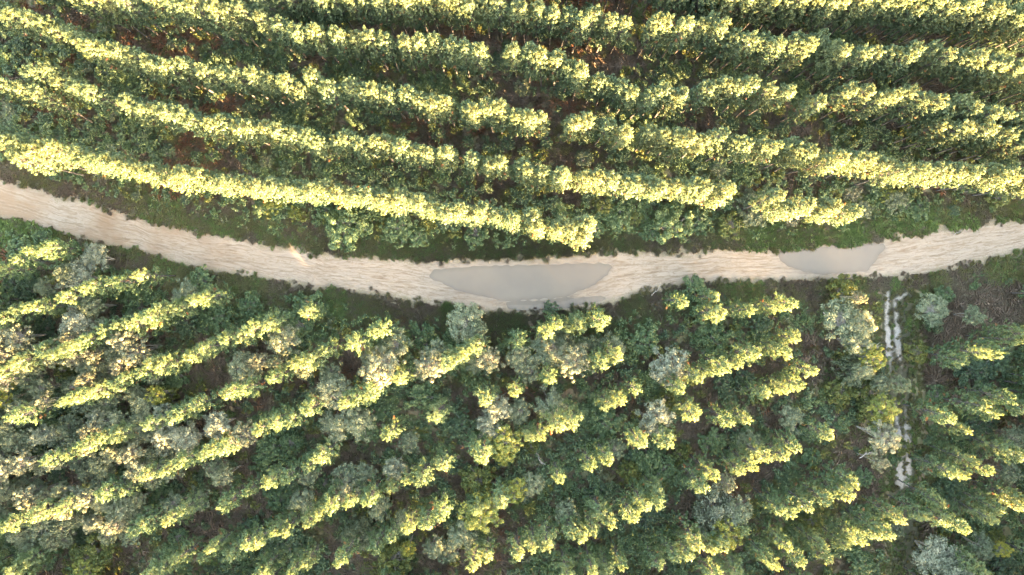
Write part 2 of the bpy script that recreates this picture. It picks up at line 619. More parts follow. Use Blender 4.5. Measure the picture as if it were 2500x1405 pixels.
# road sheet: fine grid over the road and its ragged margins
RX, RY, RF = grid(-112, 112, -9, 28, .16)
rsd = sdist(RX, RY, ROAD)
psd = np.max([sdist(RX, RY, p) for p in PW], axis=0)
jag = (vnoise(RX, RY, .9, 21) - .5) * .7 + (vnoise(RX, RY, .3, 22) - .5) * .45
topx = np.array(TOP)
botx = np.array(BOT)
PXg = RX / K + 1250
tY = (702.5 - np.interp(PXg, topx[:, 0], topx[:, 1])) * K
bY = (702.5 - np.interp(PXg, botx[:, 0], botx[:, 1])) * K
across = (tY - RY) / (tY - bY)
ps = psd + (vnoise(RX, RY, .7, 31) - .5) * .28 + (vnoise(RX, RY, 2.2, 32) - .5) * .16
z = -np.clip(.05 + ps * .20, 0, .28)
z += (vnoise(RX, RY, 1.6, 5) - .5) * .05 * np.clip(-psd, 0, 1)
z += (vnoise(RX / 9, across * 9, .5, 6) - .5) * .05 * np.clip(-psd, 0, 1)     # wheel ruts running with the road
z += np.clip(-(rsd + jag * .3) / 1.4, 0, 1) * .10 + .012
keep = (rsd > -2.1)
ki = keep.ravel()[RF].all(axis=1)
F2 = RF[ki]
used, inv = np.unique(F2, return_inverse=True)
F2 = inv.reshape(F2.shape)
V = np.stack([RX, RY, z], -1).reshape(-1, 3)[used]
# the outermost vertices dive under the forest floor
edge = np.clip((-rsd.ravel()[used] - 1.6) / .4, 0, 1)
V[:, 2] = V[:, 2] - edge * .35
m, t, out = mat('pale_sand')
sdn = attr(t, 'inset')
wet = attr(t, 'wet')
al, ac = attr(t, 'along'), attr(t, 'across')
cv = nd(t, 'ShaderNodeCombineXYZ')
t.links.new(math_(t, 'MULTIPLY', al, .16), cv.inputs[0])
t.links.new(math_(t, 'MULTIPLY', ac, 4.2), cv.inputs[1])
trk = noise(t, 1.4, 7, .66, cv.outputs[0], 1.3)
cv2 = nd(t, 'ShaderNodeCombineXYZ')
t.links.new(math_(t, 'MULTIPLY', al, .30), cv2.inputs[0])
t.links.new(math_(t, 'MULTIPLY', ac, 8.0), cv2.inputs[1])
trk2 = noise(t, 1.2, 5, .65, cv2.outputs[0], 2.4)
big = noise(t, .16, 4, .6)
med = noise(t, 1.3, 6, .65, None, .8)
fine = noise(t, 9, 5, .7)
sand = ramp(t, trk, [(0.30, (0.43, 0.32, 0.24)), (0.42, (0.58, 0.48, 0.40)), (0.52, (0.72, 0.63, 0.55)), (0.62, (0.62, 0.53, 0.46)), (0.75, (0.53, 0.47, 0.43))])
sand = mixc(t, math_(t, 'MULTIPLY', ramp(t, trk2, [(0.54, (0, 0, 0)), (0.60, (1, 1, 1))]), .6), sand, (0.36, 0.275, 0.205))
sand = mixc(t, math_(t, 'MULTIPLY', ramp(t, trk2, [(0.36, (1, 1, 1)), (0.43, (0, 0, 0))]), .35), sand, (0.80, 0.72, 0.64))
sand = mixc(t, math_(t, 'MULTIPLY', ramp(t, med, [(0.55, (0, 0, 0)), (0.68, (1, 1, 1))]), .5), sand, (0.46, 0.345, 0.25))
lft = math_(t, 'MULTIPLY_ADD', al, -.05, -1.5, clamp=True)
lft = math_(t, 'MULTIPLY', lft, ramp(t, big, [(0.42, (0, 0, 0)), (0.60, (1, 1, 1))]))
sand = mixc(t, math_(t, 'MULTIPLY', lft, .8), sand, (0.50, 0.34, 0.23))
sand = mixc(t, math_(t, 'MULTIPLY', fine, .18), sand, (0.42, 0.34, 0.27))
cv3 = nd(t, 'ShaderNodeCombineXYZ')
t.links.new(math_(t, 'MULTIPLY', al, .07), cv3.inputs[0])
for q, (c0, wd_, st_) in enumerate(((.27, .030, .55), (.36, .022, .40), (.58, .028, .50), (.68, .034, .60), (.80, .020, .35))):
    wob = noise(t, 1.0 + .17 * q, 2, .5, cv3.outputs[0])
    dd = math_(t, 'ABSOLUTE', math_(t, 'ADD', math_(t, 'SUBTRACT', ac, c0), math_(t, 'ADD', math_(t, 'MULTIPLY_ADD', wob, .55, -.275), math_(t, 'MULTIPLY_ADD', med, .10, -.05))))
    lin = math_(t, 'SUBTRACT', 1.0, math_(t, 'DIVIDE', dd, wd_), clamp=True)
    rim = math_(t, 'SUBTRACT', 1.0, math_(t, 'DIVIDE', math_(t, 'ABSOLUTE', math_(t, 'SUBTRACT', dd, wd_ * 1.5)), wd_ * .6), clamp=True)
    brk = ramp(t, noise(t, .35 + .1 * q, 3), [(.40, (0, 0, 0)), (.55, (1, 1, 1))])
    sand = mixc(t, math_(t, 'MULTIPLY', math_(t, 'MULTIPLY', lin, brk), st_), sand, (0.33, 0.25, 0.185))
    sand = mixc(t, math_(t, 'MULTIPLY', math_(t, 'MULTIPLY', rim, brk), st_ * .5), sand, (0.82, 0.74, 0.66))
sand = mixc(t, math_(t, 'MULTIPLY', wet, .34), sand, (0.30, 0.25, 0.205))
soil = ramp(t, fine, [(0.4, (0.13, 0.11, 0.075)), (0.65, (0.26, 0.215, 0.15))])
e1 = noise(t, 1.1, 7, .72)
e2 = noise(t, 6, 5, .7)
ed = math_(t, 'ADD', math_(t, 'ADD', sdn, math_(t, 'MULTIPLY_ADD', e1, 3.4, -1.80)), math_(t, 'MULTIPLY_ADD', e2, 2.4, -1.15))
ef = nd(t, 'ShaderNodeMapRange')
ef.inputs[1].default_value = -.25
ef.inputs[2].default_value = .30
t.links.new(ed, ef.inputs[0])
sand = mixc(t, 1.0, sand, (.385, .358, .335), 'MULTIPLY')
c = mixc(t, ef.outputs[0], soil, sand)
b = nd(t, 'ShaderNodeBsdfPrincipled')
t.links.new(math_(t, 'MULTIPLY_ADD', wet, -.55, .92), b.inputs['Roughness'])
b.inputs['Specular IOR Level'].default_value = .25
t.links.new(c, b.inputs['Base Color'])
bp = nd(t, 'ShaderNodeBump')
bp.inputs['Strength'].default_value = .35
bp.inputs['Distance'].default_value = .06
t.links.new(math_(t, 'ADD', trk2, math_(t, 'MULTIPLY', med, .7)), bp.inputs['Height'])
t.links.new(bp.outputs[0], b.inputs['Normal'])
t.links.new(b.outputs[0], out.inputs[0])
M['sand'] = m
wetv = np.clip(1 + (psd.ravel()[used] + .05) / 1.6 + (vnoise(RX, RY, .8, 44).ravel()[used] - .5) * .9, 0, 1) ** 1.5
me = mesh('road', V, F2, M['sand'], smooth=True, attrs=dict(inset=rsd.ravel()[used], wet=wetv, along=RX.ravel()[used], across=across.ravel()[used]))
tag(link('road', me), 'pale rutted sand road crossing the plantation', kind='structure')

# puddle water, level sheets lying in the hollows of the road
m, t, out = mat('murky_water')
dp = attr(t, 'depth')
n = noise(t, .25, 3)
b = nd(t, 'ShaderNodeBsdfPrincipled', i_Roughness=.08)
t.links.new(ramp(t, n, [(0.35, (0.132, 0.105, 0.082)), (0.65, (0.152, 0.120, 0.090))]), b.inputs['Base Color'])
bp = nd(t, 'ShaderNodeBump')
bp.inputs['Strength'].default_value = .12
bp.inputs['Distance'].default_value = .01
t.links.new(noise(t, 5, 3), bp.inputs['Height'])
t.links.new(bp.outputs[0], b.inputs['Normal'])
tr = nd(t, 'ShaderNodeBsdfTransparent')
tr.inputs[0].default_value = (.93, .90, .86, 1)
mx = nd(t, 'ShaderNodeMixShader')
mr = nd(t, 'ShaderNodeMapRange')
mr.inputs[1].default_value = -.035
mr.inputs[2].default_value = .11
mr.inputs[3].default_value = .8
t.links.new(dp, mr.inputs[0])
t.links.new(mr.outputs[0], mx.inputs[0])
t.links.new(tr.outputs[0], mx.inputs[1])
t.links.new(b.outputs[0], mx.inputs[2])
t.links.new(mx.outputs[0], out.inputs[0])
for lvl, p, lb in zip((-.022, -.030, -.022), PW, ('long murky grey puddle filling the middle of the sand road', 'narrow murky puddle along the lower edge of the sand road', 'murky grey puddle on the right part of the sand road')):
    x0, y0 = p.min(0) - 1
    x1, y1 = p.max(0) + 1
    X, Y, F = grid(x0, x1, y0, y1, .16)
    s = sdist(X, Y, p)
    ki = (s > -.8).ravel()[F].all(axis=1)
    F = F[ki]
    us, inv = np.unique(F, return_inverse=True)
    sn = s + (vnoise(X, Y, .7, 31) - .5) * .28 + (vnoise(X, Y, 2.2, 32) - .5) * .16
    dep = np.clip(.05 + sn * .20, 0, .28) - .035
    V = np.stack([X, Y, np.full(X.shape, lvl)], -1).reshape(-1, 3)[us]
    tag(link('puddle', mesh('puddle', V, inv.reshape(F.shape), M['water'] if 'water' in M else m, smooth=True, attrs=dict(depth=dep.ravel()[us]))), lb, kind='structure')

# side track: grassy strip with two worn sandy ruts
m, t, out = mat('worn_track')
rd = attr(t, 'rut')
e1, e2 = noise(t, 1.3, 6, .75), noise(t, 5, 5, .7)
f = math_(t, 'ADD', rd, math_(t, 'ADD', math_(t, 'MULTIPLY_ADD', e1, 1.2, -.60), math_(t, 'MULTIPLY_ADD', e2, 1.1, -.52)))
mr = nd(t, 'ShaderNodeMapRange')
mr.inputs[1].default_value = .0
mr.inputs[2].default_value = .5
t.links.new(f, mr.inputs[0])
soil = ramp(t, noise(t, 3, 6, .7), [(0.35, (0.03, 0.036, 0.018)), (0.65, (0.06, 0.052, 0.032))])
sn_ = ramp(t, noise(t, 6, 5, .7), [(0.35, (0.19, 0.17, 0.15)), (0.6, (0.31, 0.285, 0.265))])
b = nd(t, 'ShaderNodeBsdfPrincipled', i_Roughness=.95)
t.links.new(mixc(t, mr.outputs[0], soil, sn_), b.inputs['Base Color'])
t.links.new(b.outputs[0], out.inputs[0])
X, Y, F = grid(W(2140, 0)[0], W(2275, 0)[0], -75, W(0, 690)[1], .2)
rv = np.full(X.shape, -9.)
PY = 702.5 - Y / K
amp = np.interp(PY, [690, 715, 740, 860, 890, 940, 1000, 1040, 1180, 1200, 1600], [-.1, .15, .32, .36, .1, -.3, .0, .32, .30, -.7, -.9])
for r, wdt in RUTS:
    rv = np.maximum(rv, (wdt * (1 + .8 * (PY > 1040)) - linedist(X, Y, r)) * 1.3 + amp - .30)
rv += np.where(((PY > 800) & (PY < 880)) | ((PY > 1045) & (PY < 1186)), .35, 0) * (np.abs(X - W(2180, 0)[0]) < 1.0)
cx = np.interp(PY, [690, 900, 1200, 1600], [W(2190, 0)[0], W(2190, 0)[0], W(2208, 0)[0], W(2222, 0)[0]])
off = np.abs(X - cx)
ki = (off < 2.4).ravel()[F].all(axis=1)
F = F[ki]
us, inv = np.unique(F, return_inverse=True)
Z = .10 + (vnoise(X, Y, 1.4, 9) - .5) * .06 - np.clip((off - 1.9) / .4, 0, 1) * .25
V = np.stack([X, Y, Z], -1).reshape(-1, 3)[us]
tag(link('path', mesh('path', V, inv.reshape(F.shape), m, smooth=True, attrs=dict(rut=rv.ravel()[us]))), 'narrow side track with two worn white sand ruts', kind='structure')

# ------------------------------------------------------------------ the tall pine rows above the road: tips of the rows in pixels
NROWS = [
    ('the clump at the left picture edge above the road', [(-25, 335), (10, 335), (45, 350), (80, 360), (112, 376)]),
    ('the clump at the left picture edge above the road', [(12, 372), (50, 385), (88, 392)]),
    ('the long left stretch nearest the road', [(184, 382), (250, 402), (350, 420), (450, 436), (560, 448), (700, 464), (832, 474)]),
    ('the middle stretch nearest the road', [(862, 480), (950, 494), (1050, 508), (1150, 524), (1250, 540), (1318, 556)]),
    ('the rounded clump above the long puddle', [(1360, 562), (1395, 570), (1430, 560)]),
    ('the rounded clump above the long puddle', [(1384, 545), (1418, 578)]),
    ('the leaning stretch above the left clump', [(80, 182), (140, 200), (220, 230)]),
    ('the unlit stretch at the left edge', [(-15, 212), (30, 222), (85, 246)]),
    ('the left stretch of the second row', [(315, 258), (408, 284), (500, 298), (580, 311), (635, 320), (705, 334), (785, 341), (832, 348), (882, 352), (972, 358), (1023, 374), (1082, 388)]),
    ('the right stretch of the second row', [(1160, 396), (1200, 402), (1250, 412), (1300, 428), (1373, 440), (1450, 442), (1550, 448), (1650, 460), (1720, 468), (1788, 476)]),
    ('the pair right of the second row', [(1895, 492), (1928, 512)]),
    ('the short stretch at the end of the second row', [(1975, 505), (2020, 512), (2078, 522)]),
    ('the left stretch of the third row', [(-15, 30), (20, 40), (77, 58), (117, 63), (147, 88), (180, 100), (247, 120), (314, 145), (355, 154), (405, 156), (455, 166)]),
    ('the second stretch of the third row', [(508, 178), (555, 187), (615, 194), (688, 207), (728, 210), (794, 216)]),
    ('the long middle stretch of the third row', [(855, 214), (892, 222), (973, 238), (1050, 255), (1127, 266), (1200, 276), (1270, 290), (1330, 298)]),
    ('the lone clump mid third row', [(1405, 298), (1432, 300)]),
    ('the pair mid third row', [(1485, 312), (1530, 320)]),
    ('the right stretch of the third row', [(1592, 325), (1638, 338), (1752, 346), (1835, 356), (1895, 361), (1942, 374), (2009, 386), (2089, 396), (2155, 406)]),
    ('the far right stretch of the third row', [(2215, 420), (2270, 425), (2377, 424), (2430, 430), (2510, 440)]),
    ('the top left corner stretch', [(200, 0), (254, 8), (300, 5)]),
    ('the left stretch of the fourth row', [(375, 0), (435, 18), (485, 26), (545, 38), (585, 30)]),
    ('the middle stretch of the fourth row', [(645, 55), (684, 67), (744, 79), (809, 92), (859, 94), (935, 108)]),
    ('the stretch after it in the fourth row', [(990, 104), (1057, 110), (1127, 124), (1172, 127)]),
    ('the curved stretch of the fourth row', [(1270, 132), (1310, 140), (1354, 140), (1384, 151), (1407, 172), (1437, 192), (1498, 214), (1571, 230), (1641, 239), (1705, 231), (1765, 209), (1825, 221), (1866, 230), (1905, 232)]),
    ('the single crown right of the curved stretch', [(1996, 250)]),
    ('the right stretch of the fourth row', [(2085, 236), (2149, 246), (2230, 243), (2300, 258), (2383, 275), (2454, 290), (2515, 312)]),
    ('the left stretch of the fifth row', [(985, 3), (1093, 5), (1174, 15), (1237, 22), (1293, 30), (1360, 34), (1421, 50), (1524, 56)]),
    ('the middle stretch of the fifth row', [(1600, 70), (1658, 64), (1735, 58), (1775, 74), (1839, 104), (1922, 106), (1982, 117), (2059, 130), (2136, 138), (2210, 137), (2310, 138)]),
    ('the right stretch of the fifth row', [(2348, 152), (2417, 147), (2450, 162), (2515, 178)]),
]
# rows whose crowns only just reach into the top of the picture, and the stand beyond the frame
NMASS = [
    [(640, -12), (760, -10), (900, 0), (960, 4)],
    [(1640, -18), (1800, -6), (1900, 2), (2030, 6), (2120, 2), (2196, 6), (2250, 12), (2343, 20), (2413, 28), (2515, 44)],
    [(2300, 305), (2390, 318), (2470, 345), (2520, 360)],
    [(-160, 290), (-70, 320)], [(-150, 160), (-50, 195)], [(-180, -40), (-60, 15)],
    [(60, -60), (160, -35)], [(2540, 445), (2700, 450)], [(2550, 320), (2700, 350)], [(2550, 180), (2700, 215)],
]
ORD = ['first', 'second', 'third', 'fourth', 'fifth', 'sixth', 'seventh', 'eighth', 'ninth', 'tenth', 'eleventh', 'twelfth', 'thirteenth', 'fourteenth', 'fifteenth', 'sixteenth',
       'seventeenth', 'eighteenth', 'nineteenth', 'twentieth', 'twenty-first', 'twenty-second', 'twenty-third', 'twenty-fourth', 'twenty-fifth', 'twenty-sixth', 'twenty-seventh', 'twenty-eighth']
tall = [pine_variant(100 + i, 'tall') for i in range(9)]
young = [pine_variant(300 + i, 'young') for i in range(9)]


def resample(pts, st):
    p = np.array(pts, float)
    if len(p) == 1:
        return [tuple(p[0])]
    s = np.r_[0, np.cumsum(np.hypot(*np.diff(p, axis=0).T))]
    n = max(1, round(s[-1] / st))
    u = np.linspace(0, s[-1], n + 1)
    return list(zip(np.interp(u, s, p[:, 0]), np.interp(u, s, p[:, 1])))


trunks = []          # world positions taken, for the undergrowth to know
n_tall = 0
seen_desc = {}
stretches = {}
for d, pts in NROWS:
    stretches.setdefault(d, []).extend(resample(pts, 34.0))
for d, pts in stretches.items():
    pts.sort()
    for i, (px, py) in enumerate(pts):
        sc = R.uniform(.92, 1.10)
        hh = min(1.1, max(.84, R.gauss(1.0, .035)))
        v = R.choice(tall)
        x, y = W(px + R.gauss(0, 2.5) - 2, py + R.gauss(0, 2.5) - 6, v['h'] * hh - .8)
        if len(pts) == 1:
            lb = 'lone tall pine with sunlit right side, ' + d
        elif i == len(pts) - 1:
            lb = 'tall pine, rightmost in ' + d
        elif i == 0:
            lb = 'tall pine, leftmost in ' + d
        else:
            lb = f'tall pine, {ORD[i]} from left in {d}'
        tree('pine_tree', {k: v[k] for k in ('trunk', 'crown')}, (x, y, 0), R.uniform(0, 6.28), (sc, sc, hh), lb, 'pine tree', 'tall pines in rows above the road')
        n_tall += 1
print('tall pines', n_tall)
mp = []
for pts in NMASS:
    for px, py in resample(pts, 35.0):
        x, y = W(px + R.gauss(0, 3), py + R.gauss(0, 3), 11)
        mp.append((x, y, 0, R.randrange(9), R.uniform(0, 6.28), R.uniform(.93, 1.07)))
for row in range(4):                       # the stand goes on past the top of the picture
    for k in range(95):
        px = -150 + k * 36
        py = -95 - row * 145 + (px - 1250) * .10 + R.gauss(0, 4)
        if px < 300:
            py = py - 20
        x, y = W(px, py, 11)
        mp.append((x, y, 0, R.randrange(9), R.uniform(0, 6.28), R.uniform(.93, 1.07)))
scatter('pine_stand', mp, [[v['trunk'], v['crown']] for v in tall], 'further rows of tall pines reaching past the top of the picture', cat='pine stand')

# ------------------------------------------------------------------ young pines below the road (tile coordinates, see ZT)
Z_ = 2500 / 4 / 1868.0
TILES = {5: (0, 470), 6: (625, 470), 7: (1250, 470), 8: (1875, 470), 9: (0, 935), 10: (625, 935), 11: (1250, 935), 12: (1875, 935)}


def ZT(t, x, y):
    return TILES[t][0] + x * Z_, TILES[t][1] + y * Z_


YP = {
    5: '10,560 60,560;150,490 240,440 320,440 395,400;490,780 560,760 630,720 720,690 790,690 860,660 930,640 1000,600;20,930 110,860 190,840 270,830 340,830;490,1150 570,1110 640,1080 710,1060 790,1010 870,990 940,960 1010,960 1080,910 1150,900 1220,860 1290,820 1350,820 1420,790 1500,750 1560,720;20,1290 90,1270 160,1220 230,1200 320,1170 400,1170;1380,1180 1450,1160 1510,1130;1660,1070 1770,1040 1840,1010;1040,1320 1120,1280 1190,1240 1250,1210;860,1390 930,1350',
    6: '20,980 90,950;360,870 420,900;700,1110;850,1030 920,990 990,1000;290,1250 370,1220 440,1200 520,1150;110,1350 170,1350;1400,1240 1470,1210 1540,1170 1610,1130;1040,1360',
    7: '40,1090;240,1000 310,970;400,970 495,970;655,930;1250,790;1480,770;1500,900 1560,920;1690,850 1750,870;640,1250 740,1210;270,1350 320,1350;1330,1340 1440,1330 1500,1310;1560,1260 1640,1230 1710,1220 1780,1200 1850,1180',
    8: '40,830 150,810;50,1160 120,1120 190,1070;10,1210;290,1310;1400,1200;1540,1180 1630,1150 1690,1130;1780,1080 1850,1040',
    9: '110,250 180,230;480,130 560,100;650,60 710,45;830,20 900,10;1110,280 1180,260 1240,240;1330,200 1380,160 1450,150 1510,110;1650,90 1720,70 1790,55 1860,30;640,450 700,430 750,410 820,390 870,370;380,550 450,530 510,510 570,490;1080,650 1140,660 1210,640 1260,610 1330,580 1400,560 1490,520 1560,490 1640,450 1690,430;760,790 830,770 890,770 950,730;470,900;280,960;980,1070 1050,1030 1110,1030;1240,990 1290,970 1340,930;20,1060 110,1010;110,1370 180,1330 240,1280 300,1240;1640,860;1800,790 1850,750;1490,1270 1560,1210 1620,1210;1700,1230 1780,1160 1850,1140;1110,1390 1180,1340 1240,1310 1310,1280',
    10: '60,340 150,310 210,280 270,260 330,240 390,210 450,190;630,130 730,90 780,60 840,70;110,720 180,700 240,670 310,650 380,600 430,570 480,520;1590,480 1640,540 1700,500;1360,590 1430,590;980,770 1040,740 1100,700 1160,680 1220,700 1280,670;700,890 760,860 820,840 870,820;640,900;450,960 500,930 540,890;370,990;130,1080 210,1060 270,1030 320,1010;20,1140 70,1100;1680,90;1340,230;950,390;1110,1080 1170,1050 1240,1030 1300,990 1360,960 1410,910;870,1180 910,1130 980,1110;1040,1070;640,1270;280,1350 370,1300;1590,1320 1690,1240;1600,900 1790,850;60,1370',
    11: '40,40;690,160 780,130;900,60;1230,40 1310,20;110,390 210,380 330,310 460,270;930,420;1140,410;570,590 690,540;330,670;1570,290 1680,260;1330,220;1840,90;1370,740 1440,660 1500,690;1650,630 1740,590 1840,560;1060,880 1050,790;880,970 950,890;430,1080 500,1120 570,1060;710,1000 640,950;30,1230 150,1190 270,1160;1030,1310;1180,1240 1280,1210 1330,1150;1440,1200 1520,1170;1700,1080;700,1350 780,1300 850,1290;580,1350;390,1390;1480,1380 1640,1350;1840,1260',
    12: '40,120 120,40 200,10;30,580 100,520 220,460;430,370;70,910 160,930;270,890 340,900 410,850;480,790 580,790;600,700;930,970 1000,990;1120,950 1160,970;1390,1030;1230,840;780,1060 850,1090;640,1150 540,1160;440,1250 370,1190;30,1310 230,1290;120,1170;1410,340 1470,350;1300,250;1540,190 1620,230;1840,130 1740,110;1580,650;1400,670 1330,640;1480,570;1700,460 1810,540;1780,830 1840,880;1660,900;1590,960;1480,1310 1540,1370;1260,1010',
}
COLS = [(420, 'far left'), (840, 'left of middle'), (1250, 'below the long puddle'), (1680, 'right of the puddle'), (2160, 'left of the side track'), (9999, 'right of the side track')]
ROWS_ = [(800, 'near the road'), (960, 'upper field'), (1130, 'mid field'), (1270, 'lower field'), (9999, 'bottom edge')]


def cell(px, py):
    a = next(n for lim, n in COLS if px < lim)
    b_ = next(n for lim, n in ROWS_ if py < lim)
    return a, b_


chains = []
taken = []
for tt, s in YP.items():
    for ch in s.split(';'):
        pts = [ZT(tt, *map(float, q.split(','))) for q in ch.split()]
        keepc = []
        for p in pts:
            if all(math.hypot(p[0] - q[0], p[1] - q[1]) > 25 for q in taken):
                keepc.append(p)
                taken.append(p)
        if keepc:
            chains.append(keepc)
cells = {}
for ch in chains:
    m_ = ch[len(ch) // 2]
    cells.setdefault(cell(*m_), []).append(ch)
NUMW = ['zero', 'one', 'two', 'three', 'four', 'five', 'six', 'seven', 'eight', 'nine', 'ten', 'eleven', 'twelve', 'thirteen', 'fourteen', 'fifteen', 'sixteen', 'seventeen', 'eighteen']
n_young = 0
trees_px = []
for (ca, cb_), chs in cells.items():
    chs.sort(key=lambda c_: sum(p[1] for p in c_) / len(c_))
    bylen = {}
    for c_ in chs:
        bylen.setdefault(len(c_), []).append(c_)
    for L_, lst in bylen.items():
        for j, c_ in enumerate(lst):
            q = '' if len(lst) == 1 else (['upper ', 'lower '] if len(lst) == 2 else ['top ', 'second ', 'third ', 'fourth ', 'fifth ', 'sixth '])[j]
            c_.sort()
            for i, (px, py) in enumerate(c_):
                if L_ == 1:
                    lb = f'{q}lone young pine, {ca}, {cb_}'
                else:
                    e_ = 'leftmost' if i == 0 else 'rightmost' if i == L_ - 1 else ORD[i]
                    lb = f'young pine, {e_} of {q}line of {NUMW[L_]}, {ca}, {cb_}'
                v = R.choice(young)
                hh = R.uniform(.82, 1.10)
                sc = R.uniform(.78, 1.16)
                x, y = W(px, py, v['h'] * hh - .9)
                tree('young_pine', {k: v[k] for k in ('trunk', 'crown')}, (x, y, 0), R.uniform(0, 6.28), (sc, sc, hh), lb, 'young pine', 'young pines in slanting lines below the road')
                n_young += 1
print('young pines', n_young)
# the same planting beyond the frame, to the right and below: sized up to shade what the picture shows
mp = []
for k in range(1500):
    px, py = R.uniform(-250, 3250), R.uniform(560, 2050)
    if py < 1440 and px < 2540 and px > -40:
        continue
    if py < 640 + max(0, -px) * 0:
        continue
    if abs(px - 2225) < 60:
        continue
    x, y = W(px, py, 8)
    mp.append((x, y, 0, R.randrange(9), R.uniform(0, 6.28), R.uniform(.95, 1.15) + .12 * (px > 2540)))
scatter('young_pine_stand', mp, [[v['trunk'], v['crown']] for v in young], 'young pine planting going on past the bottom and side edges', cat='young pine stand')

# ------------------------------------------------------------------ broadleaf shrubs and small oaks
SH = {
    5: '560,620,110,silver 690,480,90,silver 470,600,60,tan 680,830,75,tan 120,1060,115,cream 220,1130,70,tan 560,970,110,silver 510,1060,60,cream 900,1080,90,cream 990,1150,95,cream 850,1190,80,tan 540,1210,85,cream 660,1240,80,tan 440,1290,65,olive 800,1290,80,grey 880,1270,60,cream 340,700,70,grey 1350,740,90,grey 1460,640,90,green 1600,920,100,green 1790,1280,115,tan 40,1370,90,cream 190,1360,70,grey 620,1370,60,cream 40,1190,80,cream 1260,1340,100,green 90,700,100,dark 200,700,90,dark 130,400,90,green 300,330,70,green 1000,780,120,green 950,880,60,green 1340,950,80,dark 760,1000,80,tan 100,960,80,grey 400,1210,70,tan 690,1190,60,cream 300,980,80,dark 1500,960,70,green 1820,830,90,green',
    6: '380,830,110,green 320,970,100,green 210,1090,110,tan 925,1290,140,cream 1255,1260,110,cream 1590,1230,80,grey 1700,1210,100,cream 1530,950,120,grey 1610,1010,80,grey 1010,1110,100,grey 1320,1180,90,grey 20,1230,70,cream 140,1230,60,tan 560,1340,90,grey 640,250,150,green 740,200,100,green 1230,1060,100,green 1420,1050,60,green 280,150,50,yellow 120,60,80,yellow 30,110,60,green 500,120,70,green 950,190,50,olive 1040,250,110,green 1600,300,90,green 1180,330,70,green 1400,200,80,dark 660,370,60,green 350,1290,60,tan 860,1160,90,grey 980,1230,60,dark',
    7: '280,1150,120,grey 450,1230,130,cream 560,1140,80,grey 700,1140,95,grey 60,1200,100,grey 1155,1280,130,silver 970,1090,115,green 280,850,55,dark 1480,1070,120,green 380,1080,70,grey 1180,230,140,green 1020,280,80,green 800,190,90,green 905,190,60,olive 1350,210,100,green 1600,250,90,olive 620,270,60,green 1780,130,110,grey 1750,40,60,tan 680,110,60,olive 1330,700,90,green 1390,880,80,green 1830,1000,80,dark 1250,780,70,green 120,1290,80,grey 1560,1380,80,dark 1680,1370,80,dark',
    8: '560,720,100,olive 640,760,50,cream 530,930,140,grey 680,960,95,tan 640,1090,90,tan 760,1210,90,yellow 620,1310,105,grey 1110,1170,85,olive 1540,1310,150,dark 1290,760,70,green 620,15,60,cream 880,10,65,yellow 180,210,42,cream 1120,130,70,green 950,60,80,grey 1010,100,70,green 700,1290,70,grey 1500,900,70,grey 1200,860,100,grey 1700,1250,110,dark 700,120,60,grey 300,150,70,olive 820,1390,70,grey 1700,30,80,olive',
    9: '310,150,60,cream 80,430,70,tan 160,590,90,cream 640,370,65,cream 830,300,95,tan 980,380,95,tan 950,520,80,cream 1360,430,105,silver 1330,490,60,tan 1590,320,90,silver 1770,360,90,cream 740,580,70,tan 770,640,60,tan 210,830,80,cream 230,910,60,cream 450,930,65,cream 650,850,80,cream 460,780,50,tan 890,940,90,tan 850,1030,65,cream 280,290,60,green 650,1270,140,olive 600,1390,90,yellow 450,380,85,grey 520,320,80,grey 300,1040,100,grey 660,480,60,cream 1300,1130,80,green 1580,620,80,grey 1640,680,70,tan 1450,860,80,grey 1820,1080,90,dark 30,640,90,cream 40,110,70,yellow 1230,110,80,olive 1160,90,70,yellow 600,1180,80,dark 1150,800,100,green 1280,900,80,grey',
    10: '570,70,120,tan 600,290,115,grey 750,290,100,grey 1220,110,120,green 1500,310,110,dark 1760,190,90,silver 1700,320,85,silver 1820,420,120,yellow 1800,520,70,yellow 1610,740,130,olive 1650,950,135,yellow 1780,820,80,olive 1010,620,80,silver 680,700,110,grey 800,670,75,grey 660,810,70,cream 500,740,65,green 900,910,85,grey 740,1110,110,grey 190,1160,160,dark 1010,1290,130,olive 1110,1200,50,yellow 1500,1130,105,grey 1380,1220,80,grey 120,490,110,green 250,450,90,green 50,600,90,green 170,850,110,green 340,870,90,grey 1130,440,70,grey 830,370,70,green 780,150,60,green 900,210,70,green 430,100,60,grey 1650,60,0,grey 240,760,70,dark 1300,1190,70,grey 480,560,50,grey 380,680,70,grey 1080,980,60,tan',
    11: '50,200,85,grey 290,160,105,grey 1050,250,120,silver 760,480,65,grey 150,740,75,tan 1490,960,170,silver 1650,950,100,tan 1560,1090,110,yellow 1560,730,65,cream 30,790,80,yellow 850,650,80,olive 1000,540,110,green 1560,60,60,dark 1460,430,90,green 400,950,80,grey 500,230,70,green 140,460,60,olive 1130,130,70,olive 700,300,120,green 1100,620,100,green 1000,980,100,dark 1230,520,70,olive 1730,430,80,grey 420,1250,60,green 900,550,80,dark 600,850,90,dark',
    12: '170,270,85,grey 560,80,95,olive 750,60,110,olive 850,190,105,yellow 830,390,105,cream 810,590,58,cream 940,560,45,green 740,230,80,olive 1230,1250,130,silver 1400,1340,100,silver 1680,1130,65,olive 1690,1220,50,yellow 1230,90,70,green 680,1330,85,green 940,1080,50,grey 1800,390,80,grey 1000,480,60,olive 1380,800,80,dark 1550,1190,90,grey 1150,590,60,grey 320,560,70,green 550,300,60,green 1730,1330,110,dark 1560,330,100,dark 340,1010,90,olive 700,700,70,green 960,20,60,tan 1760,650,80,grey 1400,760,90,dark',
}
